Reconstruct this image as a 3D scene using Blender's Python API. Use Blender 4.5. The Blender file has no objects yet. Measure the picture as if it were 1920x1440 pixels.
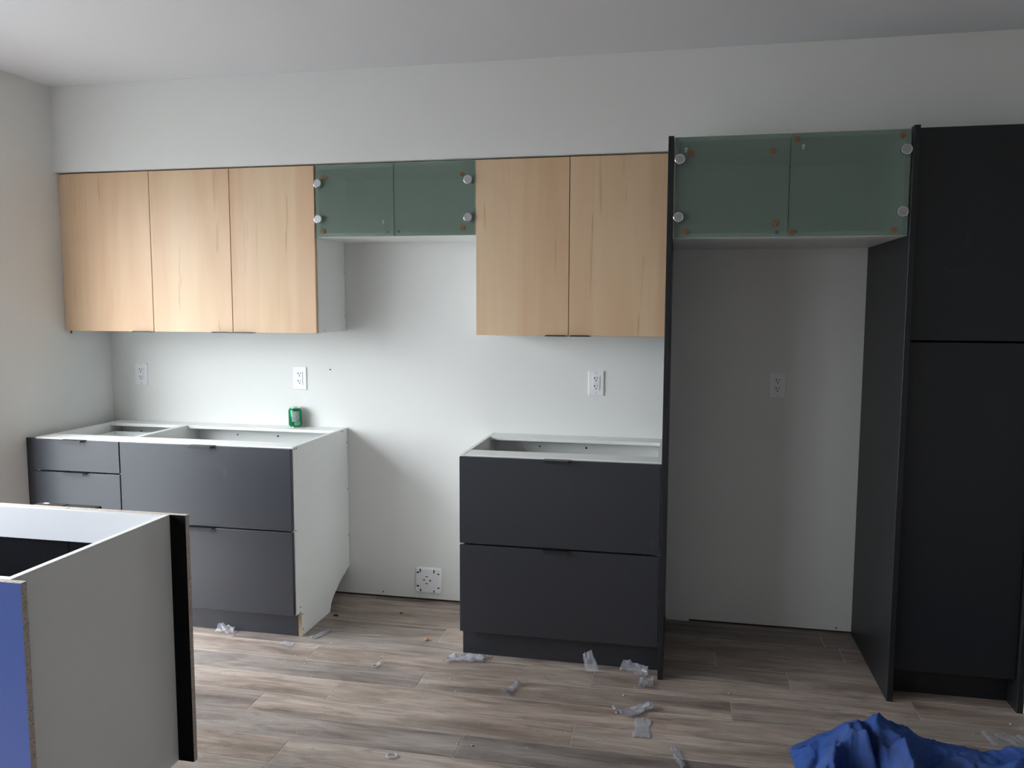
import bpy, bmesh, math, random
from mathutils import Vector, Matrix, noise

scene = bpy.context.scene
col = scene.collection
random.seed(7)

# ------------------------------------------------------------------ camera
CAM = (2.9926, -3.8247, 1.4928); YAW, PITCH, ROLL = 0.2026, -0.0958, 0.0030
cam_data = bpy.data.cameras.new('camera')
cam_data.sensor_width = 36.0
cam_data.lens = 1514.2 / 1920 * 36.0
cam_data.clip_start = 0.05
cam = bpy.data.objects.new('camera', cam_data)
col.objects.link(cam)
fw = Vector((-math.sin(YAW) * math.cos(PITCH), math.cos(YAW) * math.cos(PITCH), math.sin(PITCH)))
rt = Vector((math.cos(YAW), math.sin(YAW), 0)); up = rt.cross(fw)
r2 = rt * math.cos(ROLL) + up * math.sin(ROLL); u2 = up * math.cos(ROLL) - rt * math.sin(ROLL)
m = Matrix((r2, u2, -fw)).transposed().to_4x4(); m.translation = Vector(CAM)
cam.matrix_world = m
scene.camera = cam

# ------------------------------------------------------------------ sky, daylight, exposure
world = bpy.data.worlds.new('sky'); scene.world = world
world.use_nodes = True
bg = world.node_tree.nodes['Background']
wnt = world.node_tree                      # overcast sky: zenith brighter than the horizon
wtc = wnt.nodes.new('ShaderNodeTexCoord'); wsx = wnt.nodes.new('ShaderNodeSeparateXYZ')
wrp = wnt.nodes.new('ShaderNodeValToRGB')
wrp.color_ramp.elements[0].position = 0.0; wrp.color_ramp.elements[0].color = (0.36, 0.37, 0.40, 1)
wrp.color_ramp.elements[1].position = 1.0; wrp.color_ramp.elements[1].color = (1.0, 1.02, 1.10, 1)
wnt.links.new(wtc.outputs['Generated'], wsx.inputs[0]); wnt.links.new(wsx.outputs['Z'], wrp.inputs[0])
wnt.links.new(wrp.outputs[0], bg.inputs['Color'])
bg.inputs['Strength'].default_value = 8.0
scene.view_settings.view_transform = 'Standard'
scene.view_settings.look = 'None'
scene.view_settings.exposure = 1.85
scene.view_settings.gamma = 1.0
scene.view_settings.use_curve_mapping = False

# dimensions -------------------------------------------------------
ZC = 2.538                      # ceiling
ROOM_X, ROOM_Y = 6.2, -6.2      # far right wall, wall behind the camera
WIN_Y0, WIN_Y1, WIN_Z0, WIN_Z1 = -2.85, -0.80, 0.03, 2.10   # glazed door in the left wall
H = 0.876
X0, X1, X2, X3 = 0.0468, 0.5036, 0.9245, 1.3513
XR, XP = 2.1104, 2.9404
XPI, XF, XT = 2.9614, 3.7995, 3.8205
XK, XKO = 4.249, 4.268
ZU, ZT = 1.3657, 2.1295
YU = -0.333; YB = -0.619
YS = -0.3504

FILL_WIN = (-4.6, -3.35, 0.85, 2.10)                  # unseen window added in the left wall beside the camera for fill light
for (ya, yb, za, zb) in ((WIN_Y0, WIN_Y1, WIN_Z0, WIN_Z1), FILL_WIN):
    portal = bpy.data.lights.new('window_portal', 'AREA')
    portal.shape = 'RECTANGLE'; portal.size = yb - ya; portal.size_y = zb - za
    portal.cycles.is_portal = True
    po = bpy.data.objects.new('window_portal', portal); col.objects.link(po)
    po.matrix_world = Matrix.Translation((-0.16, (ya + yb) / 2, (za + zb) / 2)) @ Matrix(((0, 0, -1, 0), (-1, 0, 0, 0), (0, 1, 0, 0), (0, 0, 0, 1)))

# ------------------------------------------------------------------ materials
def new_mat(name):
    mt = bpy.data.materials.new(name); mt.use_nodes = True
    nt = mt.node_tree
    return mt, nt, nt.nodes['Principled BSDF']

def link(nt, a, b): nt.links.new(a, b)

def rnd_coord(nt, scale=(1, 1, 1), amount=40.0):
    tc = nt.nodes.new('ShaderNodeTexCoord'); oi = nt.nodes.new('ShaderNodeObjectInfo')
    mp = nt.nodes.new('ShaderNodeMapping'); mp.inputs['Scale'].default_value = scale
    mul = nt.nodes.new('ShaderNodeMath'); mul.operation = 'MULTIPLY'; mul.inputs[1].default_value = amount
    cb = nt.nodes.new('ShaderNodeCombineXYZ')
    link(nt, oi.outputs['Random'], mul.inputs[0])
    for i in range(3): link(nt, mul.outputs[0], cb.inputs[i])
    link(nt, tc.outputs['Object'], mp.inputs['Vector']); link(nt, cb.outputs[0], mp.inputs['Location'])
    return mp, oi

def ramp(nt, stops):
    r = nt.nodes.new('ShaderNodeValToRGB')
    el = r.color_ramp.elements
    while len(el) < len(stops): el.new(0.5)
    for e, (p, c) in zip(el, stops): e.position = p; e.color = (*c, 1)
    return r

def noise_tex(nt, vec, scale, detail=3, rough=0.5, dist=0.0):
    n = nt.nodes.new('ShaderNodeTexNoise')
    n.inputs['Scale'].default_value = scale; n.inputs['Detail'].default_value = detail
    n.inputs['Roughness'].default_value = rough; n.inputs['Distortion'].default_value = dist
    link(nt, vec, n.inputs['Vector']); return n

def mixc(nt, fac, a, b, mode='MIX'):
    mx = nt.nodes.new('ShaderNodeMix'); mx.data_type = 'RGBA'; mx.blend_type = mode
    for sock, v in ((mx.inputs[0], fac), (mx.inputs[6], a), (mx.inputs[7], b)):
        if hasattr(v, 'is_output'): link(nt, v, sock)
        elif isinstance(v, (int, float)): sock.default_value = v
        else: sock.default_value = (*v, 1)
    return mx.outputs[2]

def bump(nt, bsdf, height, strength, dist=0.002):
    b = nt.nodes.new('ShaderNodeBump'); b.inputs['Strength'].default_value = strength
    b.inputs['Distance'].default_value = dist
    link(nt, height, b.inputs['Height']); link(nt, b.outputs[0], bsdf.inputs['Normal'])

def paint(name, color, rough=0.75, var=0.03, bmp=0.08):
    mt, nt, b = new_mat(name)
    mp, oi = rnd_coord(nt)
    n = noise_tex(nt, mp.outputs[0], 1.3, 2)
    dark = tuple(c * (1 - var) for c in color)
    link(nt, mixc(nt, n.outputs['Fac'], dark, color), b.inputs['Base Color'])
    b.inputs['Roughness'].default_value = rough
    b.inputs['Specular IOR Level'].default_value = 0.3
    return mt

def plain(name, color, rough=0.5, metal=0.0, spec=0.5, var=0.06, scale=30):
    mt, nt, b = new_mat(name)
    mp, oi = rnd_coord(nt)
    n = noise_tex(nt, mp.outputs[0], scale, 2)
    dark = tuple(c * (1 - var) for c in color)
    link(nt, mixc(nt, n.outputs['Fac'], dark, color), b.inputs['Base Color'])
    b.inputs['Roughness'].default_value = rough; b.inputs['Metallic'].default_value = metal
    b.inputs['Specular IOR Level'].default_value = spec
    return mt

M = {}
M['wall'] = paint('wall_paint', (0.80, 0.80, 0.775))
M['ceiling'] = paint('ceiling_paint', (0.74, 0.74, 0.76), 0.9)
M['white_melamine'] = plain('white_melamine', (0.86, 0.87, 0.85), 0.38, var=0.02)
M['white_plastic'] = plain('white_plastic', (0.86, 0.86, 0.88), 0.3, var=0.02)
M['black'] = plain('black_metal', (0.012, 0.012, 0.014), 0.4)
M['hole'] = plain('black_hole', (0.01, 0.01, 0.01), 0.9)
M['chrome'] = plain('brushed_steel', (0.62, 0.62, 0.63), 0.28, 1.0)
M['cap_face'] = plain('satin_grey_cap', (0.42, 0.42, 0.44), 0.35, 0.8)
M['steel_rim'] = plain('polished_steel', (0.75, 0.75, 0.77), 0.12, 1.0)
M['gap_dark'] = plain('dark_gap', (0.05, 0.04, 0.035), 0.9)
M['cork'] = plain('cork_pad', (0.30, 0.12, 0.05), 0.9, var=0.4, scale=400)
M['rubber'] = plain('rubber', (0.012, 0.016, 0.016), 0.6)
M['frame'] = plain('white_vinyl_frame', (0.8, 0.8, 0.8), 0.4)
M['concrete'] = plain('outdoor_paving', (0.12, 0.12, 0.115), 0.9, var=0.2, scale=3)
M['joint'] = plain('joint_bevel_highlight', (0.66, 0.61, 0.56), 0.8)  # painted highlight of the plank bevels
M['rawtan'] = plain('raw_edge_tan', (0.42, 0.29, 0.17), 0.85, var=0.4, scale=250)
M['silver'] = plain('aluminium', (0.8, 0.8, 0.82), 0.22, 1.0)
M['white_mark'] = plain('etched_mark', (0.75, 0.8, 0.78), 0.6)
M['crumb'] = plain('pale_crumb', (0.72, 0.68, 0.62), 0.8)
M['chip'] = plain('orange_chip', (0.42, 0.2, 0.08), 0.8)

def laminate(name, color, rough=0.4, scuff=0.0, spec=0.5):
    mt, nt, b = new_mat(name)
    mp, oi = rnd_coord(nt)
    n = noise_tex(nt, mp.outputs[0], 2.2, 3, 0.6, 0.6)
    n2 = noise_tex(nt, mp.outputs[0], 5.0, 4, 0.75, 2.0)
    r = ramp(nt, [(0.60, (0, 0, 0)), (0.80, (1, 1, 1))]); link(nt, n.outputs['Fac'], r.inputs[0])
    r2_ = ramp(nt, [(0.55, (0, 0, 0)), (0.75, (1, 1, 1))]); link(nt, n2.outputs['Fac'], r2_.inputs[0])
    mul = nt.nodes.new('ShaderNodeMath'); mul.operation = 'MULTIPLY'
    link(nt, r.outputs[0], mul.inputs[0]); link(nt, r2_.outputs[0], mul.inputs[1])
    mul2 = nt.nodes.new('ShaderNodeMath'); mul2.operation = 'MULTIPLY'; mul2.inputs[1].default_value = scuff
    link(nt, mul.outputs[0], mul2.inputs[0])
    link(nt, mixc(nt, mul2.outputs[0], color, (0.30, 0.31, 0.32)), b.inputs['Base Color'])
    b.inputs['Roughness'].default_value = rough
    b.inputs['Specular IOR Level'].default_value = spec
    return mt

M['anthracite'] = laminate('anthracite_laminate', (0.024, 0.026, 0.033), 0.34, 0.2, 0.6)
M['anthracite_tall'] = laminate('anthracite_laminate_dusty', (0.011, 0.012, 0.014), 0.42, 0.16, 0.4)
M['black_panel'] = laminate('black_laminate', (0.0035, 0.0035, 0.0045), 0.5, 0.0, 0.12)
M['melamine_toned_down'] = plain('white_melamine_toned_down', (0.60, 0.60, 0.60), 0.4, var=0.02)  # white melamine darkened in colour against the strong window light on the rail
M['blue_face'] = laminate('blue_panel_face', (0.058, 0.105, 0.34), 0.35, 0.2, 0.5)  # even blue over the whole panel face

def maple():
    mt, nt, b = new_mat('maple_veneer')
    mp, oi = rnd_coord(nt, (1, 1, 1), 37.0)
    st = nt.nodes.new('ShaderNodeMapping'); st.inputs['Scale'].default_value = (6, 6, 0.5)
    link(nt, mp.outputs[0], st.inputs['Vector'])
    n = noise_tex(nt, st.outputs[0], 1.0, 4, 0.55, 0.7)
    c = ramp(nt, [(0.28, (0.61, 0.385, 0.23)), (0.50, (0.68, 0.465, 0.29)), (0.72, (0.735, 0.53, 0.35))])
    link(nt, n.outputs['Fac'], c.inputs[0])
    # vertical staves of slightly different tone
    sv = nt.nodes.new('ShaderNodeMapping'); sv.inputs['Scale'].default_value = (7, 7, 0.02)
    link(nt, mp.outputs[0], sv.inputs['Vector'])
    vo = nt.nodes.new('ShaderNodeTexVoronoi'); vo.inputs['Scale'].default_value = 1.0; vo.feature = 'SMOOTH_F1'
    vo.inputs['Smoothness'].default_value = 0.15
    link(nt, sv.outputs[0], vo.inputs['Vector'])
    hs = nt.nodes.new('ShaderNodeHueSaturation'); hs.inputs['Saturation'].default_value = 0.0
    link(nt, vo.outputs['Color'], hs.inputs['Color'])
    stv = mixc(nt, 0.07, c.outputs[0], hs.outputs[0], 'OVERLAY')
    # thin mineral streaks
    fk = nt.nodes.new('ShaderNodeMapping'); fk.inputs['Scale'].default_value = (34, 34, 2.6)
    link(nt, mp.outputs[0], fk.inputs['Vector'])
    n2 = noise_tex(nt, fk.outputs[0], 1.0, 2, 0.5, 0.4)
    r = ramp(nt, [(0.665, (0, 0, 0)), (0.78, (1, 1, 1))]); link(nt, n2.outputs['Fac'], r.inputs[0])
    k = nt.nodes.new('ShaderNodeMath'); k.operation = 'MULTIPLY'; k.inputs[1].default_value = 0.55
    link(nt, r.outputs[0], k.inputs[0])
    link(nt, mixc(nt, k.outputs[0], stv, (0.36, 0.19, 0.09)), b.inputs['Base Color'])
    b.inputs['Roughness'].default_value = 0.47
    b.inputs['Specular IOR Level'].default_value = 0.5
    return mt
M['maple'] = maple()

def plank_mat():
    mt, nt, b = new_mat('grey_oak_vinyl')
    mp, oi = rnd_coord(nt, (1, 1, 1), 61.0)
    st = nt.nodes.new('ShaderNodeMapping'); st.inputs['Scale'].default_value = (1.5, 13, 13)
    link(nt, mp.outputs[0], st.inputs['Vector'])
    n = noise_tex(nt, st.outputs[0], 1.0, 6, 0.62, 0.8)
    c = ramp(nt, [(0.28, (0.155, 0.118, 0.10)), (0.46, (0.345, 0.278, 0.237)), (0.60, (0.475, 0.395, 0.34)), (0.78, (0.59, 0.505, 0.44))])
    link(nt, n.outputs['Fac'], c.inputs[0])
    f = nt.nodes.new('ShaderNodeMapping'); f.inputs['Scale'].default_value = (7, 110, 110)
    link(nt, mp.outputs[0], f.inputs['Vector'])
    nf = noise_tex(nt, f.outputs[0], 1.0, 3, 0.6, 0.3)
    rf = ramp(nt, [(0.35, (0.62, 0.62, 0.62)), (0.62, (1.0, 1.0, 1.0))]); link(nt, nf.outputs['Fac'], rf.inputs[0])
    c1 = mixc(nt, 0.75, c.outputs[0], rf.outputs[0], 'MULTIPLY')
    # board to board tone
    tone = ramp(nt, [(0.0, (0.66, 0.68, 0.72)), (0.35, (0.95, 0.94, 0.93)), (0.7, (1.05, 1.0, 0.96)), (1.0, (0.78, 0.77, 0.78))])
    link(nt, oi.outputs['Random'], tone.inputs[0])
    c2 = mixc(nt, 1.0, c1, tone.outputs[0], 'MULTIPLY')
    # dark knots and smears
    kn = nt.nodes.new('ShaderNodeMapping'); kn.inputs['Scale'].default_value = (4.0, 16, 16)
    link(nt, mp.outputs[0], kn.inputs['Vector'])
    n3 = noise_tex(nt, kn.outputs[0], 1.0, 5, 0.7, 1.2)
    r3 = ramp(nt, [(0.52, (0, 0, 0)), (0.70, (1, 1, 1))]); link(nt, n3.outputs['Fac'], r3.inputs[0])
    k = nt.nodes.new('ShaderNodeMath'); k.operation = 'MULTIPLY'; k.inputs[1].default_value = 0.62
    link(nt, r3.outputs[0], k.inputs[0])
    c3 = mixc(nt, k.outputs[0], c2, (0.09, 0.075, 0.07))
    # building dust film
    dn = noise_tex(nt, mp.outputs[0], 3.0, 5, 0.7)
    rd = ramp(nt, [(0.45, (0, 0, 0)), (0.75, (1, 1, 1))]); link(nt, dn.outputs['Fac'], rd.inputs[0])
    kd = nt.nodes.new('ShaderNodeMath'); kd.operation = 'MULTIPLY'; kd.inputs[1].default_value = 0.22
    link(nt, rd.outputs[0], kd.inputs[0])
    link(nt, mixc(nt, kd.outputs[0], c3, (0.5, 0.48, 0.46)), b.inputs['Base Color'])
    b.inputs['Roughness'].default_value = 0.42
    b.inputs['Specular IOR Level'].default_value = 0.5
    bump(nt, b, nf.outputs['Fac'], 0.12, 0.0008)
    return mt
M['plank'] = plank_mat()

def chipboard():
    mt, nt, b = new_mat('raw_chipboard')
    mp, oi = rnd_coord(nt)
    v = nt.nodes.new('ShaderNodeTexVoronoi'); v.inputs['Scale'].default_value = 320
    link(nt, mp.outputs[0], v.inputs['Vector'])
    hs = nt.nodes.new('ShaderNodeHueSaturation'); hs.inputs['Saturation'].default_value = 0
    link(nt, v.outputs['Color'], hs.inputs['Color'])
    c = ramp(nt, [(0.0, (0.17, 0.13, 0.105)), (0.5, (0.42, 0.345, 0.29)), (1.0, (0.60, 0.53, 0.47))])
    link(nt, hs.outputs[0], c.inputs[0]); link(nt, c.outputs[0], b.inputs['Base Color'])
    b.inputs['Roughness'].default_value = 0.95
    return mt
M['chipboard'] = chipboard()

def mix_glass(name, tint, body, fac, rough=0.25, spec=0.5):
    """thin pane: tinted see-through mixed with a satin body"""
    mt, nt, b = new_mat(name)
    mp, oi = rnd_coord(nt)
    n = noise_tex(nt, mp.outputs[0], 4, 2)
    link(nt, mixc(nt, n.outputs['Fac'], tuple(c * 0.93 for c in body), body), b.inputs['Base Color'])
    b.inputs['Roughness'].default_value = rough; b.inputs['Specular IOR Level'].default_value = spec
    t = nt.nodes.new('ShaderNodeBsdfTransparent'); t.inputs['Color'].default_value = (*tint, 1)
    mx = nt.nodes.new('ShaderNodeMixShader'); mx.inputs[0].default_value = fac
    link(nt, t.outputs[0], mx.inputs[1]); link(nt, b.outputs[0], mx.inputs[2])
    link(nt, mx.outputs[0], nt.nodes['Material Output'].inputs['Surface'])
    return mt
M['green_glass'] = mix_glass('frosted_green_glass', (0.86, 0.94, 0.89), (0.225, 0.285, 0.245), 0.45, 0.22)
M['glass_edge'] = plain('green_glass_edge', (0.07, 0.13, 0.105), 0.2)
M['pane'] = mix_glass('clear_window_glass', (0.96, 0.98, 0.97), (0.6, 0.65, 0.65), 0.04, 0.02)
M['film'] = mix_glass('clear_plastic_film', (0.92, 0.92, 0.94), (0.80, 0.82, 0.88), 0.15, 0.08, 1.0)
M['milky_film'] = mix_glass('milky_plastic_film', (0.9, 0.9, 0.92), (0.70, 0.71, 0.75), 0.33, 0.18, 0.8)

def cloth_mat():
    mt, nt, b = new_mat('blue_cotton')
    mp, oi = rnd_coord(nt)
    n = noise_tex(nt, mp.outputs[0], 7, 5, 0.65, 0.6)
    c = ramp(nt, [(0.3, (0.018, 0.042, 0.155)), (0.5, (0.032, 0.078, 0.27)), (0.75, (0.06, 0.11, 0.31))])
    link(nt, n.outputs['Fac'], c.inputs[0])
    d = noise_tex(nt, mp.outputs[0], 2.6, 5, 0.7, 1.0)
    r = ramp(nt, [(0.52, (0, 0, 0)), (0.72, (1, 1, 1))]); link(nt, d.outputs['Fac'], r.inputs[0])
    k = nt.nodes.new('ShaderNodeMath'); k.operation = 'MULTIPLY'; k.inputs[1].default_value = 0.55
    link(nt, r.outputs[0], k.inputs[0])
    link(nt, mixc(nt, k.outputs[0], c.outputs[0], (0.060, 0.065, 0.085)), b.inputs['Base Color'])
    b.inputs['Roughness'].default_value = 0.9
    b.inputs['Specular IOR Level'].default_value = 0.15
    w = noise_tex(nt, mp.outputs[0], 420, 2)
    bump(nt, b, w.outputs['Fac'], 0.25, 0.001)
    return mt
M['cloth'] = cloth_mat()

def can_mat():
    mt, nt, b = new_mat('green_can_paint')
    mp, oi = rnd_coord(nt)
    n = noise_tex(nt, mp.outputs[0], 60, 3)
    link(nt, mixc(nt, n.outputs['Fac'], (0.0, 0.16, 0.055), (0.01, 0.26, 0.10)), b.inputs['Base Color'])
    b.inputs['Metallic'].default_value = 0.6; b.inputs['Roughness'].default_value = 0.25
    return mt
M['can_green'] = can_mat()
def can_text():
    mt, nt, b = new_mat('can_fine_print')
    mp, oi = rnd_coord(nt, (1, 1, 1))
    st = nt.nodes.new('ShaderNodeMapping'); st.inputs['Scale'].default_value = (260, 260, 420)
    link(nt, mp.outputs[0], st.inputs['Vector'])
    n = noise_tex(nt, st.outputs[0], 1.0, 2)
    r = ramp(nt, [(0.42, (0.12, 0.20, 0.17)), (0.58, (0.55, 0.62, 0.60))]); link(nt, n.outputs['Fac'], r.inputs[0])
    link(nt, r.outputs[0], b.inputs['Base Color']); b.inputs['Roughness'].default_value = 0.35
    return mt
M['can_text'] = can_text()
M['can_light'] = plain('can_light_green', (0.10, 0.50, 0.22), 0.3)

# ------------------------------------------------------------------ builders
WPOS = {}
def empty(name, loc, label=None, cat=None, group=None, kind=None):
    o = bpy.data.objects.new(name, None); col.objects.link(o)
    o.empty_display_size = 0.05; o.location = loc
    WPOS[o.name] = Vector(loc)
    tag(o, label, cat, group, kind)
    return o

def tag(o, label=None, cat=None, group=None, kind=None):
    if label: o['label'] = label
    if cat: o['category'] = cat
    if group: o['group'] = group
    if kind: o['kind'] = kind
    return o

def obj(name, bm, mat, parent=None, smooth=False):
    """bmesh in world coordinates -> one mesh object with its origin at its middle"""
    vs = [v.co for v in bm.verts]
    c = Vector([(min(v[i] for v in vs) + max(v[i] for v in vs)) / 2 for i in range(3)])
    bmesh.ops.translate(bm, vec=-c, verts=bm.verts)
    me = bpy.data.meshes.new(name); bm.to_mesh(me); bm.free()
    for mt in (mat if isinstance(mat, (list, tuple)) else [mat]): me.materials.append(M[mt])
    if smooth:
        for p in me.polygons: p.use_smooth = True
    o = bpy.data.objects.new(name, me); col.objects.link(o)
    WPOS[o.name] = c
    if parent is not None:
        o.parent = parent; o.location = c - WPOS[parent.name]
    else: o.location = c
    return o

def bm_box(bm, x0, x1, y0, y1, z0, z1, bev=0.0):
    r = bmesh.ops.create_cube(bm, size=1.0)
    vs = r['verts']
    for v in vs:
        v.co = Vector((x0 + (v.co.x + .5) * (x1 - x0), y0 + (v.co.y + .5) * (y1 - y0), z0 + (v.co.z + .5) * (z1 - z0)))
    if bev:
        es = list({e for v in vs for e in v.link_edges})
        bmesh.ops.bevel(bm, geom=es, offset=bev, segments=1, affect='EDGES', profile=0.5)
    return vs

def box(name, x0, x1, y0, y1, z0, z1, mat, parent=None, bev=0.0008):
    bm = bmesh.new(); bm_box(bm, min(x0, x1), max(x0, x1), min(y0, y1), max(y0, y1), z0, z1, bev)
    return obj(name, bm, mat, parent)

def cyl(bm, c, axis, r, h, seg=24, r2=None):
    mt = {'x': Matrix.Rotation(math.radians(90), 4, 'Y'), 'y': Matrix.Rotation(math.radians(90), 4, 'X'), 'z': Matrix.Identity(4)}[axis]
    return bmesh.ops.create_cone(bm, cap_ends=True, segments=seg, radius1=r, radius2=r if r2 is None else r2, depth=h,
                                 matrix=Matrix.Translation(c) @ mt)

def disc(name, c, axis, r, h, mat, parent, seg=24, bev=0.0):
    bm = bmesh.new(); cyl(bm, c, axis, r, h, seg)
    if bev:
        es = [e for e in bm.edges if len(e.link_faces) == 2 and any(len(f.verts) > 4 for f in e.link_faces)]
        bmesh.ops.bevel(bm, geom=es, offset=bev, segments=2, affect='EDGES', profile=0.5)
    return obj(name, bm, mat, parent)

def prism(name, outline, axis, a0, a1, mat, parent=None):
    """outline of 2-D points extruded along an axis ('x': points are (y,z), 'y': (x,z))"""
    bm = bmesh.new()
    def P(p, a): return (a, p[0], p[1]) if axis == 'x' else ((p[0], a, p[1]) if axis == 'y' else (p[0], p[1], a))
    A = [bm.verts.new(P(p, a0)) for p in outline]; B = [bm.verts.new(P(p, a1)) for p in outline]
    bm.faces.new(A); bm.faces.new(B[::-1])
    for i in range(len(A)):
        j = (i + 1) % len(A); bm.faces.new((A[i], B[i], B[j], A[j]))
    bmesh.ops.recalc_face_normals(bm, faces=bm.faces)
    return obj(name, bm, mat, parent)

# ------------------------------------------------------------------ room shell
T = 0.16
bm = bmesh.new()                                    # left wall with the glazed door opening
bm_box(bm, -T, 0, WIN_Y1, 0.12, 0, ZC)
bm_box(bm, -T, 0, FILL_WIN[1], WIN_Y0, 0, ZC)
bm_box(bm, -T, 0, ROOM_Y, FILL_WIN[0], 0, ZC)
bm_box(bm, -T, 0, FILL_WIN[0], FILL_WIN[1], 0, FILL_WIN[2])
bm_box(bm, -T, 0, FILL_WIN[0], FILL_WIN[1], FILL_WIN[3], ZC)
bm_box(bm, -T, 0, WIN_Y0, WIN_Y1, WIN_Z1, ZC)
bm_box(bm, -T, 0, WIN_Y0, WIN_Y1, -0.05, WIN_Z0)
tag(obj('wall_left', bm, 'wall'), kind='structure')
wb = box('wall_back', 0.0, XKO, 0.0, 0.12, 0.010, ZC, 'wall', bev=0); tag(wb, kind='structure')
box('light_leak_backing', 0.0, XKO, 0.012, 0.12, -0.04, 0.0098, 'gap_dark', wb, bev=0)  # added dark backing that blocks light leaking through the gap
tag(box('wall_soffit', 0.0, XKO, YS, -0.0005, 2.1345, ZC - 0.0005, 'wall', bev=0), kind='structure')
bm = bmesh.new(); bm_box(bm, XKO + 0.001, ROOM_X, -0.63, 0.12, 0.0, ZC)
tag(obj('wall_pantry_side', bm, 'wall'), kind='structure')
tag(box('trim_1', XKO + 0.0045, XKO + 0.075, -0.656, -0.6305, 0.0, 2.1, 'white_plastic', bev=0.003), kind='structure')
tag(box('wall_right', ROOM_X, ROOM_X + T, ROOM_Y, 0.12, 0, ZC, 'wall', bev=0), kind='structure')
tag(box('wall_rear', -T, ROOM_X + T, ROOM_Y - T, ROOM_Y, 0, ZC, 'wall', bev=0), kind='structure')
tag(box('ceiling', -T, ROOM_X + T, ROOM_Y - T, 0.12, ZC, ZC + 0.12, 'ceiling', bev=0), kind='structure')
tag(box('ground_outside', -30, -T - 0.01, -25, 20, -0.25, -0.12, 'concrete', bev=0), kind='structure')

# glazed sliding door and added fill window in the left wall, outside the view
def glazing(name, ya, yb, za, zb):
    d = empty(name, (-T / 2, (ya + yb) / 2, za), kind='structure')
    ym = (ya + yb) / 2
    bm = bmesh.new()
    for (a, b, c, e) in ((ya, yb, zb - 0.04, zb), (ya, yb, za, za + 0.04), (ya, ya + 0.05, za + 0.04, zb - 0.04),
                         (yb - 0.05, yb, za + 0.04, zb - 0.04), (ym - 0.035, ym + 0.035, za + 0.04, zb - 0.04)):
        bm_box(bm, -0.12, -0.06, a, b, c, e)
    obj('frame', bm, 'frame', d)
    box('pane', -0.093, -0.087, ya + 0.05, ym - 0.035, za + 0.04, zb - 0.04, 'pane', d, 0)
    box('pane', -0.093, -0.087, ym + 0.035, yb - 0.05, za + 0.04, zb - 0.04, 'pane', d, 0)
glazing('door_1', WIN_Y0, WIN_Y1, WIN_Z0, WIN_Z1)
glazing('added_fill_window', *FILL_WIN)

disc('nail_hole', Vector((1.263, -0.0004, 1.170)), 'y', 0.004, 0.0012, 'gap_dark', wb, 10)
disc('nail_hole', Vector((1.533, -0.0004, 0.028)), 'y', 0.0035, 0.0012, 'gap_dark', wb, 10)
disc('nail_hole', Vector((3.735, -0.0004, 0.022)), 'y', 0.004, 0.0012, 'gap_dark', wb, 10)
box('drywall_offcut', 2.964, 3.072, -0.0032, -0.0004, 0.0005, 0.024, 'wall', wb, 0.001)

# floor: joints painted pale as bevels catching light, planks laid along the back wall
fl = box('floor', 0, ROOM_X, ROOM_Y, 0.12, -0.12, -0.0012, 'joint', bev=0); tag(fl, kind='structure')
PW, PL, G = 0.148, 1.207, 0.0013
offs = {-1: 1.708, 0: 2.290, 1: 1.452, 2: 1.706, 3: 2.010, 4: 1.476, 5: 2.25, 6: 1.971, 7: 1.30, 8: 2.45, -2: 1.708 + .0, -3: 0.9}
mesh_cache = {}
def plank(x0, x1, y0, y1):
    key = (round(x1 - x0, 4), round(y1 - y0, 4))
    c = Vector(((x0 + x1) / 2, (y0 + y1) / 2, -0.003))
    if key not in mesh_cache:
        bm = bmesh.new(); bm_box(bm, -(x1 - x0) / 2, (x1 - x0) / 2, -(y1 - y0) / 2, (y1 - y0) / 2, -0.003, 0.003, 0.0006)
        me = bpy.data.meshes.new('plank'); bm.to_mesh(me); bm.free(); me.materials.append(M['plank'])
        mesh_cache[key] = me
    o = bpy.data.objects.new('plank', mesh_cache[key]); col.objects.link(o)
    o.parent = fl; o.location = c - WPOS[fl.name]
rw = random.Random(3)
row = 9
while True:
    y1_ = -1.365 + PW * (row + 1); y0_ = y1_ - PW
    if y1_ < ROOM_Y: break
    o = offs.get(row, rw.random() * PL)
    x = (o % PL) - PL
    while x < ROOM_X:
        a, b = max(x, 0.0), min(x + PL, ROOM_X)
        ya, yb = max(y0_, ROOM_Y), min(y1_, 0.011)
        if b - a > 0.02 and yb - ya > 0.01: plank(a + G, b - G, ya + G, yb - G)
        x += PL
    row -= 1

# ------------------------------------------------------------------ cabinet parts
def edge_pull(x0, x1, yf, z, parent, under=False):
    """bent metal tab on the edge of a front: flat plate that projects, with a turned lip and clipped ends"""
    s = -1 if under else 1
    t = 0.0022; out = yf - 0.020; back = yf + 0.016
    bm = bmesh.new()
    def ring(y, a, b, za, zb): return [bm.verts.new(p) for p in ((a, y, za), (b, y, za), (b, y, zb), (a, y, zb))]
    z0, z1 = (z, z + t) if not under else (z - t, z)
    c = 0.008
    R = [ring(back, x0 + 0.002, x1 - 0.002, z0, z1), ring(yf, x0, x1, z0, z1), ring(yf - 0.008, x0, x1, z0, z1), ring(out, x0 + c, x1 - c, z0, z1)]
    for A, B in zip(R, R[1:]):
        for i in range(4): bm.faces.new((A[i], A[(i + 1) % 4], B[(i + 1) % 4], B[i]))
    bm.faces.new(R[0]); bm.faces.new(R[-1])
    la, lb = (z1 - 0.013, z0 + 0.0003) if not under else (z0 + 0.0003, z0 + 0.006)
    bm_box(bm, x0 + c, x1 - c, out - 0.002, out + 0.0002, min(la, lb), max(la, lb))
    bmesh.ops.recalc_face_normals(bm, faces=bm.faces)
    return obj('handle', bm, 'black', parent)

def screw(c, axis, parent, r=0.003, mat='hole'):
    return disc('screw', c, axis, r, 0.0012, mat, parent, 10)

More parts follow.
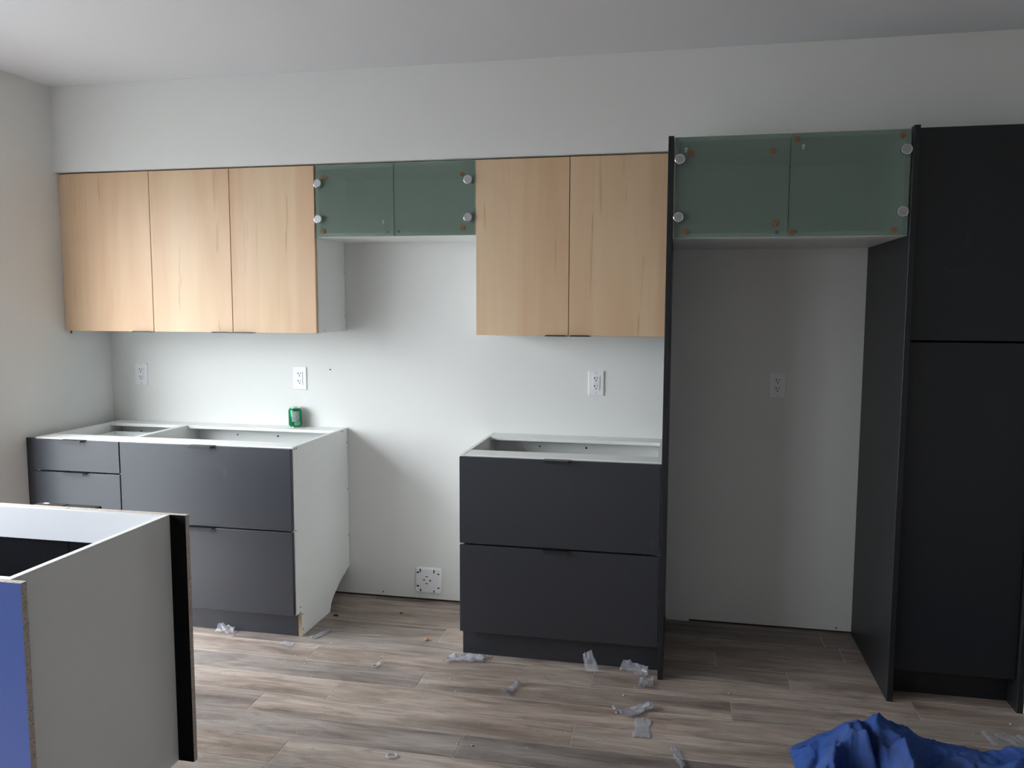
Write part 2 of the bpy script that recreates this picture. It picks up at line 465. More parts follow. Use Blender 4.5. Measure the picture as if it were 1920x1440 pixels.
def drawer(cab, x0, x1, z0, z1, hx, depth_back=-0.10, mat='anthracite', box_h=0.10, hz=None):
    d = box('drawer', x0, x1, YB, YB + 0.018, z0, z1, mat, cab, 0.0016)
    edge_pull(hx[0], hx[1], YB, z1 if hz is None else hz, d)
    bx0, bx1, by0, by1 = x0 + 0.035, x1 - 0.035, YB + 0.03, depth_back
    bz0 = z0 + 0.03; bz1 = min(bz0 + box_h, z1 - 0.04)
    bm = bmesh.new()
    for a in ((bx0, bx0 + 0.013, by0, by1, bz0, bz1), (bx1 - 0.013, bx1, by0, by1, bz0, bz1),
              (bx0 + 0.013, bx1 - 0.013, by0, by0 + 0.013, bz0, bz1), (bx0 + 0.013, bx1 - 0.013, by1 - 0.013, by1, bz0, bz1),
              (bx0 + 0.013, bx1 - 0.013, by0 + 0.013, by1 - 0.013, bz0, bz0 + 0.01)): bm_box(bm, *a)
    obj('drawer_box', bm, 'white_melamine', d)
    return d

def base_side(x0, x1, cab, holes=None):
    pts = [(-0.6, 0.1165), (-0.6, H), (-0.002, H), (-0.002, 0.155), (-0.04, 0.145), (-0.074, 0.131), (-0.120, 0.112), (-0.162, 0.089),
           (-0.205, 0.064), (-0.234, 0.036), (-0.248, 0.0), (-0.551, 0.0), (-0.551, 0.1165)]
    s = prism('side_panel', pts, 'x', x0, x1, ['white_melamine', 'rawtan'], cab)
    for p in s.data.polygons:                      # raw sawn edge in the toe notch and along the cut-out
        n = p.normal; c = p.center + WPOS[s.name]
        if abs(n.x) < 0.5 and c.z < 0.16: p.material_index = 1
    for (y, z) in (holes or []): screw(Vector((x1, y, z)), 'x', s, 0.0035)
    return s

def base_cabinet(label, x0, x1, drawers, holes=None, toe=(0, 0), rail=0.11):
    cab = empty('base_cabinet', ((x0 + x1) / 2, -0.30, 0), label, 'cabinet', 'dark drawer base cabinets without a worktop')
    t = 0.016
    base_side(x0, x0 + t, cab); base_side(x1 - t, x1, cab, holes)
    xi, xj = x0 + t + 0.0004, x1 - t - 0.0004
    box('front_rail', xi, xj, -0.599, -0.599 + rail, H - t, H - 0.0006, 'white_melamine', cab)
    b = box('back_rail', xi, xj, -0.002 - rail, -0.002, H - t, H - 0.0006, 'white_melamine', cab)
    bk = box('back_panel', xi, xj, -0.022, -0.014, 0.12, H - t - 0.001, 'white_melamine', cab, 0)
    screw(Vector(((xi + xj) / 2 + 0.05, -0.0225, H - 0.055)), 'y', bk, 0.005)
    screw(Vector(((xi + xj) / 2 - 0.22 * (xj - xi), -0.0225, H - 0.055)), 'y', bk, 0.004)
    box('bottom_panel', xi, xj, -0.599, -0.023, 0.1165, 0.1165 + t, 'white_melamine', cab, 0)
    box('toe_kick', x0 + toe[0], x1 - toe[1], -0.5515 if toe[1] else -0.566, -0.5515 + (0.015 if toe[1] else 0), 0.0, 0.1135, 'anthracite', cab)
    for d in drawers: drawer(cab, *d)
    return cab

g = 0.002
holes = [(-0.06, 0.866), (-0.08, 0.866), (-0.585, 0.866), (-0.565, 0.866), (-0.012, 0.80), (-0.012, 0.56), (-0.012, 0.32), (-0.588, 0.50), (-0.56, 0.14), (-0.54, 0.10), (-0.54, 0.03)]
base_cabinet('narrow dark base cabinet with three drawers tucked against the left wall', X0, X1 - 0.0005,
             [(X0 + g, X1 - g, 0.7245, 0.8705, (0.201, 0.326)), (X0 + g, X1 - g, 0.430, 0.7185, (0.212, 0.334), -0.10, 'anthracite', 0.16),
              (X0 + g, X1 - g, 0.119, 0.424, (0.212, 0.334), -0.10, 'anthracite', 0.16)], toe=(0, 0.0162))
base_cabinet('wide dark base cabinet with two deep drawers and exposed white side, green can on top', X1, X3,
             [(X1 + g, X3 - g, 0.5035, 0.8705, (0.860, 0.984), -0.10, 'anthracite', 0.20), (X1 + g, X3 - g, 0.119, 0.4975, (0.851, 0.975), -0.10, 'anthracite', 0.2)],
             holes=holes, toe=(0.0, 0.0162))
base_cabinet('wide dark base cabinet with two deep drawers beside the refrigerator opening', XR, XP - 0.0015,
             [(XR + 0.0005, XP - g, 0.5020, 0.8705, (2.465, 2.578), -0.10, 'anthracite', 0.20), (XR + 0.0005, XP - g, 0.119, 0.4955, (2.463, 2.578), -0.10, 'anthracite', 0.2)], rail=0.12)
tag(box('filler_strip', 0.001, X0 - 0.0005, -0.608, -0.592, 0.03, H - 0.004, 'anthracite'),
    'dark vertical filler strip between left wall and narrow drawer cabinet', 'filler')

# wall cabinets ------------------------------------------------------
def carcass(cab, x0, x1, yb, yf, z0, z1, t=0.016, mat='white_melamine', holes=None):
    box('side_panel', x0, x0 + t, yf, yb, z0, z1, mat, cab)
    s = box('side_panel', x1 - t, x1, yf, yb, z0, z1, mat, cab)
    for (y, z) in (holes or []): screw(Vector((x1, y, z)), 'x', s, 0.0028)
    xi, xj = x0 + t + 0.0003, x1 - t - 0.0003
    box('top_panel', xi, xj, yf, yb, z1 - t, z1, mat, cab)
    box('bottom_panel', xi, xj, yf, yb, z0, z0 + t, mat, cab)
    box('back_panel', xi, xj, yb - 0.006, yb, z0 + t + 0.0003, z1 - t - 0.0003, mat, cab, 0)

def wall_cabinet(label, x0, x1, doors, holes=None):
    cab = empty('wall_cabinet', ((x0 + x1) / 2, -0.16, ZU), label, 'cabinet', 'maple fronted wall cabinets')
    carcass(cab, x0, x1, -0.001, YU + 0.0205, ZU + 0.001, ZT, holes=holes)
    for (a, b, ha, hb) in doors:
        d = box('door', a + 0.0016, b - 0.0016, YU, YU + 0.0185, ZU, ZT - 0.0015, 'maple', cab, 0.001)
        edge_pull(ha, hb, YU, ZU, d, under=True)
    return cab
wall_cabinet('single door maple wall cabinet nearest the left wall', X0, X1 - 0.0005, [(X0, X1, 0.392, 0.500)])
wall_cabinet('double door maple wall cabinet left of the small green glass doors', X1, X3, [(X1, X2, 0.816, 0.9225), (X2, X3, 0.9265, 1.036)],
             holes=[(-0.012, 1.66), (-0.012, 1.44), (-0.05, 1.375), (-0.25, 1.375)])
wall_cabinet('double door maple wall cabinet beside the tall dark panel', XR, XP - 0.001, [(XR, (XR + XP) / 2, 2.420, 2.5235), ((XR + XP) / 2, XP - 0.002, 2.5275, 2.624)])
fs = box('filler_strip', 0.001, X0 - 0.0005, YU + 0.010, YU + 0.026, ZU, ZT - 0.0015, 'maple')
tag(fs, 'narrow maple filler strip between left wall and wall cabinet', 'filler')
box('bracket', 0.014, 0.019, YU + 0.0265, YU + 0.033, ZU - 0.014, ZU + 0.03, 'black', fs, 0)

def cork(c, parent, ang, s=0.0085):
    bm = bmesh.new(); bm_box(bm, -s, s, -0.0012, 0.0012, -s, s)
    bmesh.ops.rotate(bm, verts=bm.verts, cent=(0, 0, 0), matrix=Matrix.Rotation(ang, 3, 'Y'))
    bmesh.ops.translate(bm, verts=bm.verts, vec=c)
    return obj('cork_pad', bm, 'cork', parent)

def glass_mark(x, y, z, parent, s=1.0):
    """two small etched characters of the safety stamp, each a few strokes"""
    bm = bmesh.new(); h = 0.0006
    for (a, b, c, d) in ((-4, 4, 8, 9.2), (-4, -2.8, 3, 8), (2.8, 4, 3, 8), (-4, 4, 3, 4.2), (-4, 4, 5.6, 6.6), (-4, -2.8, -7, 0), (-4, 4, -1.2, 0), (-1, 4, -7, -5.8), (-1, 0.2, -4, -1.2)):
        bm_box(bm, x + a * .001 * s, x + b * .001 * s, y - h, y, z + c * .001 * s, z + d * .001 * s)
    return obj('safety_stamp', bm, 'white_mark', parent)

def glass_cabinet(label, x0, x1, yb, yf, z0, z1, corks, bumpers, hinges, marks, mid, hr):
    cab = empty('glass_cabinet', ((x0 + x1) / 2, (yb + yf) / 2, z0), label, 'cabinet')
    carcass(cab, x0, x1, yb, yf + 0.009, z0, z1, 0.019)
    gy0, gy1 = yf, yf + 0.006
    L = box('glass_door', x0 + 0.006, mid - 0.0013, gy0, gy1, z0 + 0.001, z1 - 0.003, ['green_glass', 'glass_edge'], cab, 0)
    R = box('glass_door', mid + 0.0013, x1 - 0.004, gy0, gy1, z0 + 0.001, z1 - 0.003, ['green_glass', 'glass_edge'], cab, 0)
    for d in (L, R):
        for p in d.data.polygons:
            if abs(p.normal.x) > 0.5: p.material_index = 1
    for (x, z, ang) in corks: cork(Vector((x, gy0 - 0.0014, z)), L if x < mid else R, ang)
    for (x, z) in bumpers: disc('bumper', Vector((x, gy1 + 0.0015, z)), 'y', 0.007, 0.003, 'rubber', L if x < mid else R, 12)
    for (x, z) in hinges:
        k = disc('hinge_cap', Vector((x, gy0 - 0.009, z)), 'y', hr, 0.018, 'steel_rim', L if x < mid else R, 32, 0.0018)
        disc('cap_face', Vector((x, gy0 - 0.0184, z)), 'y', hr * 0.80, 0.0008, 'cap_face', k, 32)
    for (x, z) in marks: glass_mark(x, gy0 - 0.0001, z, L if x < mid else R)
    return cab
glass_cabinet('short cabinet with two green glass doors above the range gap', X3 + 0.001, XR - 0.001, -0.001, YU, 1.8047, ZT,
              [(1.402, 2.073, 0.3), (1.394, 1.832, 0.5), (2.051, 2.068, 0.1), (2.052, 1.837, 0.2)],
              [(1.700, 1.826), (1.752, 1.826)], [(1.374, 2.045), (1.374, 1.886), (2.079, 2.043), (2.079, 1.880)],
              [(1.682, 1.868)], 1.7325, 0.0195)
glass_cabinet('deep cabinet with two green glass doors above the refrigerator opening', XPI + 0.001, XF - 0.001, -0.001, -0.635, 1.7525, 2.1335,
              [(3.023, 2.071, 0.2), (3.012, 1.777, 0.7), (3.320, 2.069, 0.1), (3.337, 1.804, 0.4), (3.404, 2.108, 0.05), (3.398, 1.769, 0.6), (3.766, 2.107, 0.7), (3.751, 1.774, 0.05)],
              [(3.345, 1.772), (3.41, 1.772)], [(2.984, 2.047), (2.983, 1.832), (3.778, 2.056), (3.775, 1.837)],
              [(3.006, 2.082), (3.428, 2.078)], 3.383, 0.0195)

# tall dark panels and the pantry ---------------------------------------
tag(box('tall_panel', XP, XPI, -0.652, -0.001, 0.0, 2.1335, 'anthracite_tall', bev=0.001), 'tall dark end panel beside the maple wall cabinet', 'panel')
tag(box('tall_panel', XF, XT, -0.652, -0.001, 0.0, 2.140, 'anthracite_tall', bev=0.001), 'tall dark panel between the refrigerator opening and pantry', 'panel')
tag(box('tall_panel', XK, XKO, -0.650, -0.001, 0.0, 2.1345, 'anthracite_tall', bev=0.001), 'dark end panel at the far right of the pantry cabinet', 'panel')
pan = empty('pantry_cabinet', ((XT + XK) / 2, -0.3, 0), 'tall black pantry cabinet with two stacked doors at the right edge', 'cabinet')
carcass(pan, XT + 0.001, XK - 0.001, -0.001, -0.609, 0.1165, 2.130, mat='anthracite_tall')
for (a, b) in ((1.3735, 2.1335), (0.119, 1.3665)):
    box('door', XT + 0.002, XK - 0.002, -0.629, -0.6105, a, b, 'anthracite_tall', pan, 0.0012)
box('toe_kick', XT + 0.001, XK - 0.001, -0.552, -0.537, 0.0, 0.1155, 'anthracite_tall', pan)

# ------------------------------------------------------------------ island
IX0, IXS = -0.05 + 0.25, 1.530           # left end (out of frame), outer face of the right side
IYF, IYB = -2.318, -1.734                # carcass front and back
IZ0 = 0.112
isl = empty('island_cabinet', (0.9, (IYF + IYB) / 2, 0), 'unfinished island cabinet with open top in the left foreground', 'cabinet')
def raw_panel(name, x0, x1, y0, y1, z0, z1, face, edge='chipboard', lab=None):
    o = box(name, x0, x1, y0, y1, z0, z1, [face, edge], isl, 0)
    for p in o.data.polygons:
        if abs(p.normal.y) < 0.5 and (abs(p.normal.z) > 0.5 or (p.center + WPOS[o.name]).x > 1.5): p.material_index = 1
    if lab: o['label'] = lab
    return o
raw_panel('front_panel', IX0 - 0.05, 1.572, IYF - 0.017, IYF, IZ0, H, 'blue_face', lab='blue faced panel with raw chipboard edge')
raw_panel('far_panel', 1.1795, 1.581, IYB, IYB + 0.018, IZ0, H, 'black_panel', lab='dark panel with raw chipboard end projecting past the side')
raw_panel('far_panel', IX0 - 0.05, 1.1765, IYB, IYB + 0.018, IZ0, H, 'black_panel')
box('side_panel', IXS - 0.018, IXS, IYF + 0.0005, IYB - 0.0005, IZ0, H + 0.0005, 'white_melamine', isl, 0.001)
box('side_panel', IX0, IX0 + 0.018, IYF + 0.0005, IYB - 0.0005, IZ0, H + 0.0005, 'white_melamine', isl, 0.001)
xi, xj = IX0 + 0.0185, IXS - 0.0185
box('back_rail', xi, xj, IYB - 0.018, IYB - 0.0005, 0.779, H, 'melamine_toned_down', isl)
box('front_rail', xi, xj, IYF + 0.0005, IYF + 0.018, 0.779, H, 'white_melamine', isl)
box('bottom_panel', xi, xj, IYF + 0.001, IYB - 0.001, IZ0, IZ0 + 0.018, 'black_panel', isl)
for (x, y) in ((IX0 + 0.08, IYF + 0.08), (IXS - 0.10, IYF + 0.08), (IX0 + 0.08, IYB - 0.08), (IXS - 0.10, IYB - 0.08)):
    bm = bmesh.new(); cyl(bm, Vector((x, y, 0.005)), 'z', 0.03, 0.01, 20); cyl(bm, Vector((x, y, 0.06)), 'z', 0.016, 0.10, 16)
    obj('leg', bm, 'black', isl)

# black folding work stand behind the island, only the top shows over its far edge
ws = empty('work_stand', (0.80, -1.31, 0), 'black flat-topped stand just visible over the far edge of the island', 'stand')
def slab(x0, x1):
    bm = bmesh.new(); bm_box(bm, x0, x1, -1.335, -1.28, 0.735, 0.7605, 0.004); return obj('top_board', bm, 'black', ws)
slab(0.675, 0.8015); slab(0.8045, 0.937)
box('white_patch', 0.700, 0.722, -1.298, -1.287, 0.7607, 0.7612, 'white_plastic', ws, 0)  # small white patch on the top board
for (x, y) in ((0.70, -1.32), (0.90, -1.32), (0.70, -1.295), (0.90, -1.295)):
    bm = bmesh.new(); cyl(bm, Vector((x, y, 0.3675)), 'z', 0.011, 0.735, 12); obj('leg', bm, 'black', ws)

# ------------------------------------------------------------------ outlets
def rounded_plate(name, cx, cz, w, h, y0, y1, r, mat, parent, bev=0.0015):
    pts = []
    for (sx, sz, a0) in ((1, 1, 0), (-1, 1, 90), (-1, -1, 180), (1, -1, 270)):
        for k in range(5):
            a = math.radians(a0 + k * 22.5)
            pts.append((cx + sx * (w / 2 - r) + r * math.cos(a), cz + sz * (h / 2 - r) + r * math.sin(a)))
    bm = bmesh.new()
    A = [bm.verts.new((p[0], y1, p[1])) for p in pts]; B = [bm.verts.new((p[0], y0, p[1])) for p in pts]
    bm.faces.new(A); f = bm.faces.new(B[::-1])
    for i in range(len(A)):
        j = (i + 1) % len(A); bm.faces.new((A[i], B[i], B[j], A[j]))
    bmesh.ops.recalc_face_normals(bm, faces=bm.faces)
    if bev: bmesh.ops.bevel(bm, geom=list(f.edges), offset=bev, segments=2, affect='EDGES', profile=0.5)
    return obj(name, bm, mat, parent)

def outlet(label, cx, cz, gfci, w=0.074, h=0.118):
    o = empty('wall_outlet', (cx, 0, cz - h / 2), label, 'outlet', 'white duplex wall outlets')
    rounded_plate('cover_plate', cx, cz, w, h, -0.006, -0.0002, 0.004, 'white_plastic', o, 0.003)
    ins = rounded_plate('receptacle', cx, cz, 0.034, 0.068, -0.0085, -0.0055, 0.002, 'white_plastic', o, 0.0008)
    def slot(x, z, a, b): box('slot', cx + x - a / 2, cx + x + a / 2, -0.0090, -0.0083, cz + z - b / 2, cz + z + b / 2, 'hole', ins, 0)
    for dz in (0.019, -0.019):
        slot(-0.0065, dz + 0.006, 0.0032, 0.009); slot(0.0065, dz + 0.006, 0.0026, 0.007)
        if gfci: slot(-0.0092, dz + 0.006, 0.004, 0.0028)
        disc('slot', Vector((cx, -0.0087, cz + dz - 0.006)), 'y', 0.003, 0.0008, 'hole', ins, 12)
    if gfci:
        for dz in (0.0045, -0.0045):
            box('button', cx - 0.009, cx + 0.009, -0.0096, -0.0084, cz + dz - 0.0035, cz + dz + 0.0035, 'white_plastic', ins, 0.0006)
    for dz in (0.0485, -0.0485): disc('screw', Vector((cx, -0.0064, cz + dz)), 'y', 0.003, 0.0012, 'chrome', o, 12)
outlet('white outlet on back wall in the dim corner near the left wall', 0.182, 1.127, False)
outlet('white outlet above the green can', 1.097, 1.123, True)
outlet('white outlet above the base cabinet beside the tall dark panel', 2.616, 1.131, True)
outlet('white outlet in the dark refrigerator opening', 3.440, 1.139, False)

ro = empty('range_outlet', (1.7795, 0, 0.044), 'square white range outlet low on the wall above the floor', 'outlet')
rp = rounded_plate('cover_plate', 1.7795, 0.109, 0.136, 0.130, -0.016, -0.0002, 0.012, 'white_plastic', ro, 0.008)
rc = disc('receptacle', Vector((1.773, -0.0172, 0.112)), 'y', 0.026, 0.0035, 'white_plastic', ro, 40, 0.001)
for (x, z, w, h) in ((0, 0.0185, 0.013, 0.004), (-0.014, 0.001, 0.013, 0.004), (0, -0.0175, 0.013, 0.004)):
    box('slot', 1.773 + x - w / 2, 1.773 + x + w / 2, -0.0196, -0.0188, 0.112 + z - h / 2, 0.112 + z + h / 2, 'hole', rc, 0)
disc('slot', Vector((1.791, -0.0192, 0.111)), 'y', 0.0045, 0.0008, 'hole', rc, 14)
for (x, z, w, h) in ((1.7385, 0.160, .006, .017), (1.8105, 0.158, .006, .017), (1.7255, 0.149, .013, .007), (1.834, 0.146, .011, .0055),
                     (1.7255, 0.079, .013, .007), (1.834, 0.074, .011, .0055), (1.7395, 0.058, .006, .013), (1.8105, 0.055, .006, .010)):
    box('mounting_slot', x - w / 2, x + w / 2, -0.0168, -0.0155, z - h / 2, z + h / 2, 'hole', rp, 0)

# ------------------------------------------------------------------ drink can
can = empty('drink_can', (1.088, -0.047, H), 'small green drink can standing on the base cabinet back rail', 'can')
def lathe(name, prof, c, mat, parent, seg=40, a0=0, a1=360):
    bm = bmesh.new(); full = (a1 - a0) >= 360
    n = seg if full else seg + 1
    rings = []
    for (r, z) in prof:
        rings.append([bm.verts.new((c[0] + r * math.cos(math.radians(a0 + (a1 - a0) * k / seg)), c[1] + r * math.sin(math.radians(a0 + (a1 - a0) * k / seg)), c[2] + z)) for k in range(n)])
    for A, B in zip(rings, rings[1:]):
        for k in range(n if full else n - 1): bm.faces.new((A[k], A[(k + 1) % n], B[(k + 1) % n], B[k]))
    if full: bm.faces.new(rings[0][::-1]); bm.faces.new(rings[-1])
    bmesh.ops.recalc_face_normals(bm, faces=bm.faces)
    return obj(name, bm, mat, parent, smooth=True)
CC = (1.088, -0.047, H)
lathe('body', [(0.0255, 0.004), (0.0315, 0.011), (0.033, 0.016), (0.033, 0.086), (0.0315, 0.091), (0.0275, 0.0985)], CC, 'can_green', can)
lathe('rim', [(0.0272, 0.0985), (0.0280, 0.1000), (0.0280, 0.1025), (0.0265, 0.1025), (0.0255, 0.0990), (0.012, 0.0985)], CC, 'silver', can)
lathe('base_ring', [(0.022, 0.0), (0.0245, 0.0), (0.0262, 0.004), (0.0250, 0.0048)], CC, 'silver', can)
box('pull_tab', 1.081, 1.095, -0.060, -0.042, H + 0.0986, H + 0.0996, 'silver', can, 0)
# printed panels wrap the side that faces the room
lathe('print_panel', [(0.0333, 0.032), (0.0333, 0.086)], CC, 'can_text', can, 16, 268, 332)
lathe('print_band', [(0.0333, 0.012), (0.0333, 0.030)], CC, 'can_light', can, 16, 290, 345)

# ------------------------------------------------------------------ blue cloth heap
def cloth_heap():
    xs = [3.28, 3.37, 3.43, 3.505, 3.566, 3.60, 3.628, 3.67, 3.723, 3.77, 3.818, 3.88, 3.955, 4.057, 4.20, 4.40, 4.62]
    hs = [-0.12, -0.02, 0.035, 0.072, 0.138, 0.160, 0.155, 0.158, 0.138, 0.126, 0.112, 0.100, 0.100, 0.106, 0.11, 0.08, 0.0]
    def prof(x):
        for i in range(len(xs) - 1):
            if xs[i] <= x <= xs[i + 1]:
                t = (x - xs[i]) / (xs[i + 1] - xs[i]); t = t * t * (3 - 2 * t) * 0.6 + t * 0.4
                return hs[i] * (1 - t) + hs[i + 1] * t
        return 0
    bm = bmesh.new(); nx, ny = 270, 190
    X0_, X1_, Y0_, Y1_ = 3.28, 4.62, -1.98, -1.0
    def seg(x, y, ax, ay, bx, by):
        """distance to a segment and position along it"""
        dx, dy = bx - ax, by - ay
        t = max(0, min(1, ((x - ax) * dx + (y - ay) * dy) / (dx * dx + dy * dy)))
        return math.hypot(x - ax - t * dx, y - ay - t * dy), t
    ridges = [(3.715, -1.17, 3.66, -1.55, 0.060, 0.026), (3.545, -1.14, 3.44, -1.40, 0.045, 0.028), (3.86, -1.22, 4.45, -1.36, 0.045, 0.035),
              (3.655, -1.13, 3.60, -1.24, 0.020, 0.020), (3.95, -1.10, 4.2, -1.24, 0.03, 0.03), (3.62, -1.42, 3.80, -1.60, 0.05, 0.03)]
    valleys = [(3.612, -1.12, 3.640, -1.34, 0.075, 0.014), (3.77, -1.16, 3.80, -1.50, 0.070, 0.050), (3.87, -1.28, 4.2, -1.42, 0.05, 0.03),
               (3.49, -1.16, 3.40, -1.34, 0.030, 0.016), (3.665, -1.20, 3.645, -1.45, 0.035, 0.02)]
    grid = []
    for j in range(ny + 1):
        rowv = []
        for i in range(nx + 1):
            x = X0_ + (X1_ - X0_) * i / nx; y = Y0_ + (Y1_ - Y0_) * j / ny
            e = max(0.0, min(1, (y - Y0_) / 0.22))
            far = max(0.0, min(1.0, (Y1_ - 0.01 + 0.03 * math.sin(x * 9) + 0.02 * math.sin(x * 31) - y) / 0.19))
            f = (1 - (1 - far) ** 2.2) * e ** 0.7
            wx = x + 0.022 * noise.noise(Vector((x * 7, y * 7, 2.2))); wy = y + 0.022 * noise.noise(Vector((x * 7, y * 7, 8.1)))
            z = prof(x) * f
            gx = max(0.0, min(1.0, (x - 3.365) / 0.07))
            front = max(0.0, min(1.0, (-1.17 - y) / 0.16))
            z *= 1 - 0.38 * front
            for (ax, ay, bx, by, a_, w_) in ridges:
                d, t = seg(wx, wy, ax, ay, bx, by); z += a_ * f * gx * math.exp(-d / w_) * (0.08 + 0.92 * min(1, t * 3))
            for (ax, ay, bx, by, a_, w_) in valleys:
                d, t = seg(wx, wy, ax, ay, bx, by); z -= a_ * f * math.exp(-(d / w_) ** 2) * (0.25 + 0.75 * min(1, t * 3))
            n1 = (1 - abs(noise.noise(Vector((wx * 11, wy * 8, 4.2))))) ** 5
            n2 = (1 - abs(noise.noise(Vector((wx * 26, wy * 20, 1.2))))) ** 4
            z += (0.020 * n1 + 0.007 * n2) * f * gx
            d = math.hypot((wx - 3.565) / 0.070, (wy + 1.335) / 0.105)      # hollow under the flap
            if d < 1: z -= 0.10 * f * (1 - d * d) ** 0.45
            elif d < 1.25: z += 0.018 * f * (1 - abs(d - 1.1) / 0.15) if abs(d - 1.1) < 0.15 else 0
            rowv.append(bm.verts.new((x, y, max(0.003, z + 0.003))))
        grid.append(rowv)
    for j in range(ny):
        for i in range(nx): bm.faces.new((grid[j][i], grid[j][i + 1], grid[j + 1][i + 1], grid[j + 1][i]))
    # drop the parts that lie flat outside an uneven outline
    dele = []
    for f in bm.faces:
        c = f.calc_center_median()
        if c.z < 0.006: dele.append(f)
    bmesh.ops.delete(bm, geom=dele, context='FACES')
    o = obj('blue_cloth', bm, 'cloth', smooth=True)
    s = o.modifiers.new('thickness', 'SOLIDIFY'); s.thickness = 0.003
    tag(o, 'crumpled blue cloth lying on the floor in the lower right corner', 'cloth')
cloth_heap()

# ------------------------------------------------------------------ litter on the floor
def scrap(label, pts, mat, lift=0.012, seed=0, name='plastic_scrap', nx=22, ny=11, cat='plastic scrap', stand=None, group='plastic scraps on the floor'):
    """crumpled sheet stretched between four floor corners (p00,p10,p11,p01)"""
    rr = random.Random(seed); off = rr.random() * 50
    bm = bmesh.new(); G_ = []
    P = [Vector((p[0], p[1], p[2] if len(p) > 2 else 0)) for p in pts]
    sz = max((P[1] - P[0]).length, (P[3] - P[0]).length)
    for j in range(ny + 1):
        R_ = []
        for i in range(nx + 1):
            u, v = i / nx, j / ny
            p = P[0] * (1 - u) * (1 - v) + P[1] * u * (1 - v) + P[2] * u * v + P[3] * (1 - u) * v
            q = Vector((u * 4 + off, v * 3, 0))
            p = p + Vector((noise.noise(q), noise.noise(q + Vector((9, 0, 0))), 0)) * sz * 0.06
            z = lift * (0.5 + 0.5 * noise.noise(q * 1.3 + Vector((0, 7, 0)))) + 0.45 * lift * (1 - abs(noise.noise(q * 2.6))) ** 4 + 0.25 * lift * noise.noise(q * 5)
            z *= 0.25 + 1.5 * abs(v - 0.45)
            R_.append(bm.verts.new((p.x, p.y, max(0.0012, p.z + z + 0.001))))
        G_.append(R_)
    for j in range(ny):
        for i in range(nx): bm.faces.new((G_[j][i], G_[j][i + 1], G_[j + 1][i + 1], G_[j + 1][i]))
    o = obj(name, bm, mat, smooth=True)
    s = o.modifiers.new('thickness', 'SOLIDIFY'); s.thickness = 0.0006
    return tag(o, label, cat, group)

scrap('long clear plastic strip on floor left of right base cabinet toe kick', [(2.055, -0.69), (2.215, -0.655), (2.222, -0.60), (2.07, -0.635)], 'milky_film', 0.022, 1)
scrap('small shiny clear plastic scrap on the floor in front of the right base cabinet', [(2.352, -0.885), (2.385, -0.925), (2.412, -0.815), (2.396, -0.80)], 'film', 0.02, 2)
scrap('upright twist of clear plastic against the toe kick of right base cabinet', [(2.655, -0.655), (2.712, -0.650), (2.672, -0.618, 0.075), (2.634, -0.612, 0.055)], 'film', 0.012, 3)
scrap('clear plastic strip leaning on right base cabinet toe kick near the tall panel', [(2.785, -0.605), (2.895, -0.655), (2.905, -0.615, 0.02), (2.80, -0.575, 0.028)], 'film', 0.016, 4)
scrap('curled clear plastic tab at the foot of the tall dark panel', [(2.868, -0.745), (2.924, -0.745), (2.928, -0.668), (2.872, -0.668)], 'film', 0.02, 5)
scrap('folded milky plastic strip above the flat rectangular scrap', [(2.78, -0.945), (2.84, -0.992), (2.935, -0.905), (2.915, -0.880)], 'milky_film', 0.025, 6)
scrap('flat rectangular milky plastic piece on floor', [(2.868, -1.112), (2.927, -1.112), (2.924, -0.985), (2.870, -0.980)], 'milky_film', 0.005, 7)
scrap('torn clear plastic strip at bottom of the view left of the blue cloth', [(2.992, -1.17), (3.025, -1.16), (3.052, -1.27), (3.03, -1.28)], 'film', 0.012, 8)
scrap('clear plastic bag scrap right behind the blue cloth', [(4.055, -0.865), (4.19, -0.86), (4.23, -0.96), (4.10, -0.985)], 'film', 0.03, 9)
scrap('crumpled clear plastic against toe kick of wide left base cabinet', [(0.945, -0.60), (1.04, -0.605), (1.03, -0.572, 0.012), (0.95, -0.570, 0.03)], 'film', 0.014, 10)
scrap('milky plastic piece beside the white exposed cabinet side', [(1.392, -0.565), (1.425, -0.575), (1.455, -0.475), (1.425, -0.462)], 'milky_film', 0.010, 11)
scrap('thin clear plastic flake before the wide left base cabinet', [(1.285, -0.665), (1.36, -0.68), (1.355, -0.635), (1.30, -0.625)], 'film', 0.008, 12)
scrap('tiny white curl of plastic alone on the middle of the floor', [(1.778, -0.79), (1.792, -0.80), (1.81, -0.745), (1.80, -0.74)], 'milky_film', 0.02, 13, nx=8, ny=5)
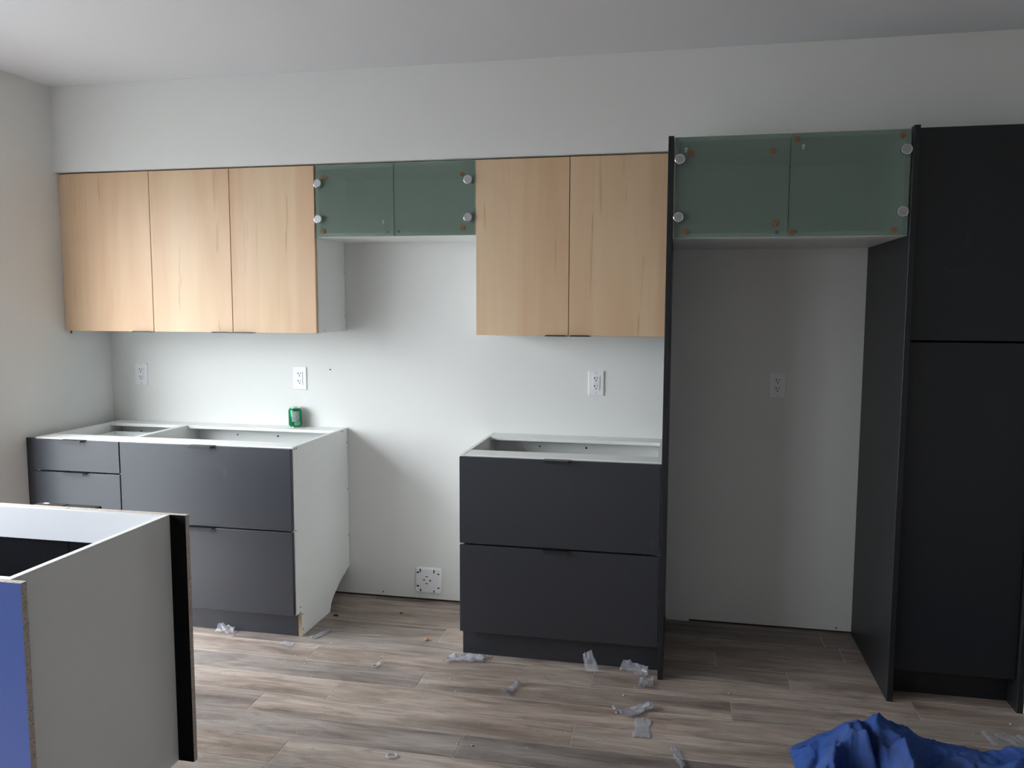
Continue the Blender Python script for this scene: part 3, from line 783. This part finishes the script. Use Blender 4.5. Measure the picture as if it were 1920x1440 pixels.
def ring_scrap():
    bm = bmesh.new(); n = 26
    R_ = []
    for k in range(n):
        a = 2 * math.pi * k / n
        R_.append([bm.verts.new((2.09 + math.cos(a) * r * 1.2, -1.398 + math.sin(a) * r, z)) for r, z in ((0.010, 0.002), (0.014, 0.006), (0.019, 0.0035))])
    for k in range(n):
        A, B = R_[k], R_[(k + 1) % n]
        for i in range(2): bm.faces.new((A[i], A[i + 1], B[i + 1], B[i]))
    o = obj('plastic_ring', bm, 'milky_film', smooth=True)
    o.modifiers.new('thickness', 'SOLIDIFY').thickness = 0.001
    tag(o, 'small round white plastic ring on floor near the island', 'plastic scrap')
ring_scrap()
def chip(name, label, c, s, mat, seed, cat='chip'):
    rr = random.Random(seed); bm = bmesh.new()
    bmesh.ops.create_icosphere(bm, subdivisions=2, radius=1)
    for v in bm.verts:
        k = 1 + 0.35 * noise.noise(v.co * 1.6 + Vector((seed, 0, 0)))
        v.co = Vector((v.co.x * s[0] * k, v.co.y * s[1] * k, v.co.z * s[2] * k))
    zmin = min(v.co.z for v in bm.verts)
    bmesh.ops.translate(bm, verts=bm.verts, vec=(c[0], c[1], -zmin + 0.0005))
    tag(obj(name, bm, mat), label, cat)
chip('wood_chip', 'small orange-brown chip on floor left of right base cabinet', (1.918, -0.477), (0.012, 0.010, 0.006), 'chip', 1)
chip('black_chip', 'small black chip on the floor behind the exposed white side', (1.40, -0.29), (0.014, 0.007, 0.003), 'black', 2)
chip('black_chip', 'small black chip on the floor below the square range outlet', (1.70, -0.20), (0.009, 0.006, 0.003), 'black', 3)

# sawdust crumbs nobody could count
bm = bmesh.new(); rr = random.Random(11)
for k in range(230):
    x = rr.uniform(1.3, 4.3); y = -0.62 - abs(rr.gauss(0, 0.45))
    if rr.random() < 0.35: x = rr.gauss(1.9, 0.35); y = rr.uniform(-1.5, -0.55)
    if y < -2.2 or x < 1.4 and y > -0.68 or x > 2.08 and y > -0.68 : continue
    s = rr.choice((0.0009, 0.0011, 0.0014, 0.0017, 0.003)) * rr.uniform(0.7, 1.2)
    bmesh.ops.create_icosphere(bm, subdivisions=1, radius=s, matrix=Matrix.Translation((x, y, s * 0.6)) @ Matrix.Diagonal((rr.uniform(.7, 1.6), rr.uniform(.7, 1.6), 0.6, 1)))
tag(obj('sawdust_crumbs', bm, 'crumb'), 'pale sawdust crumbs and specks scattered over the plank floor', 'debris', kind='stuff')
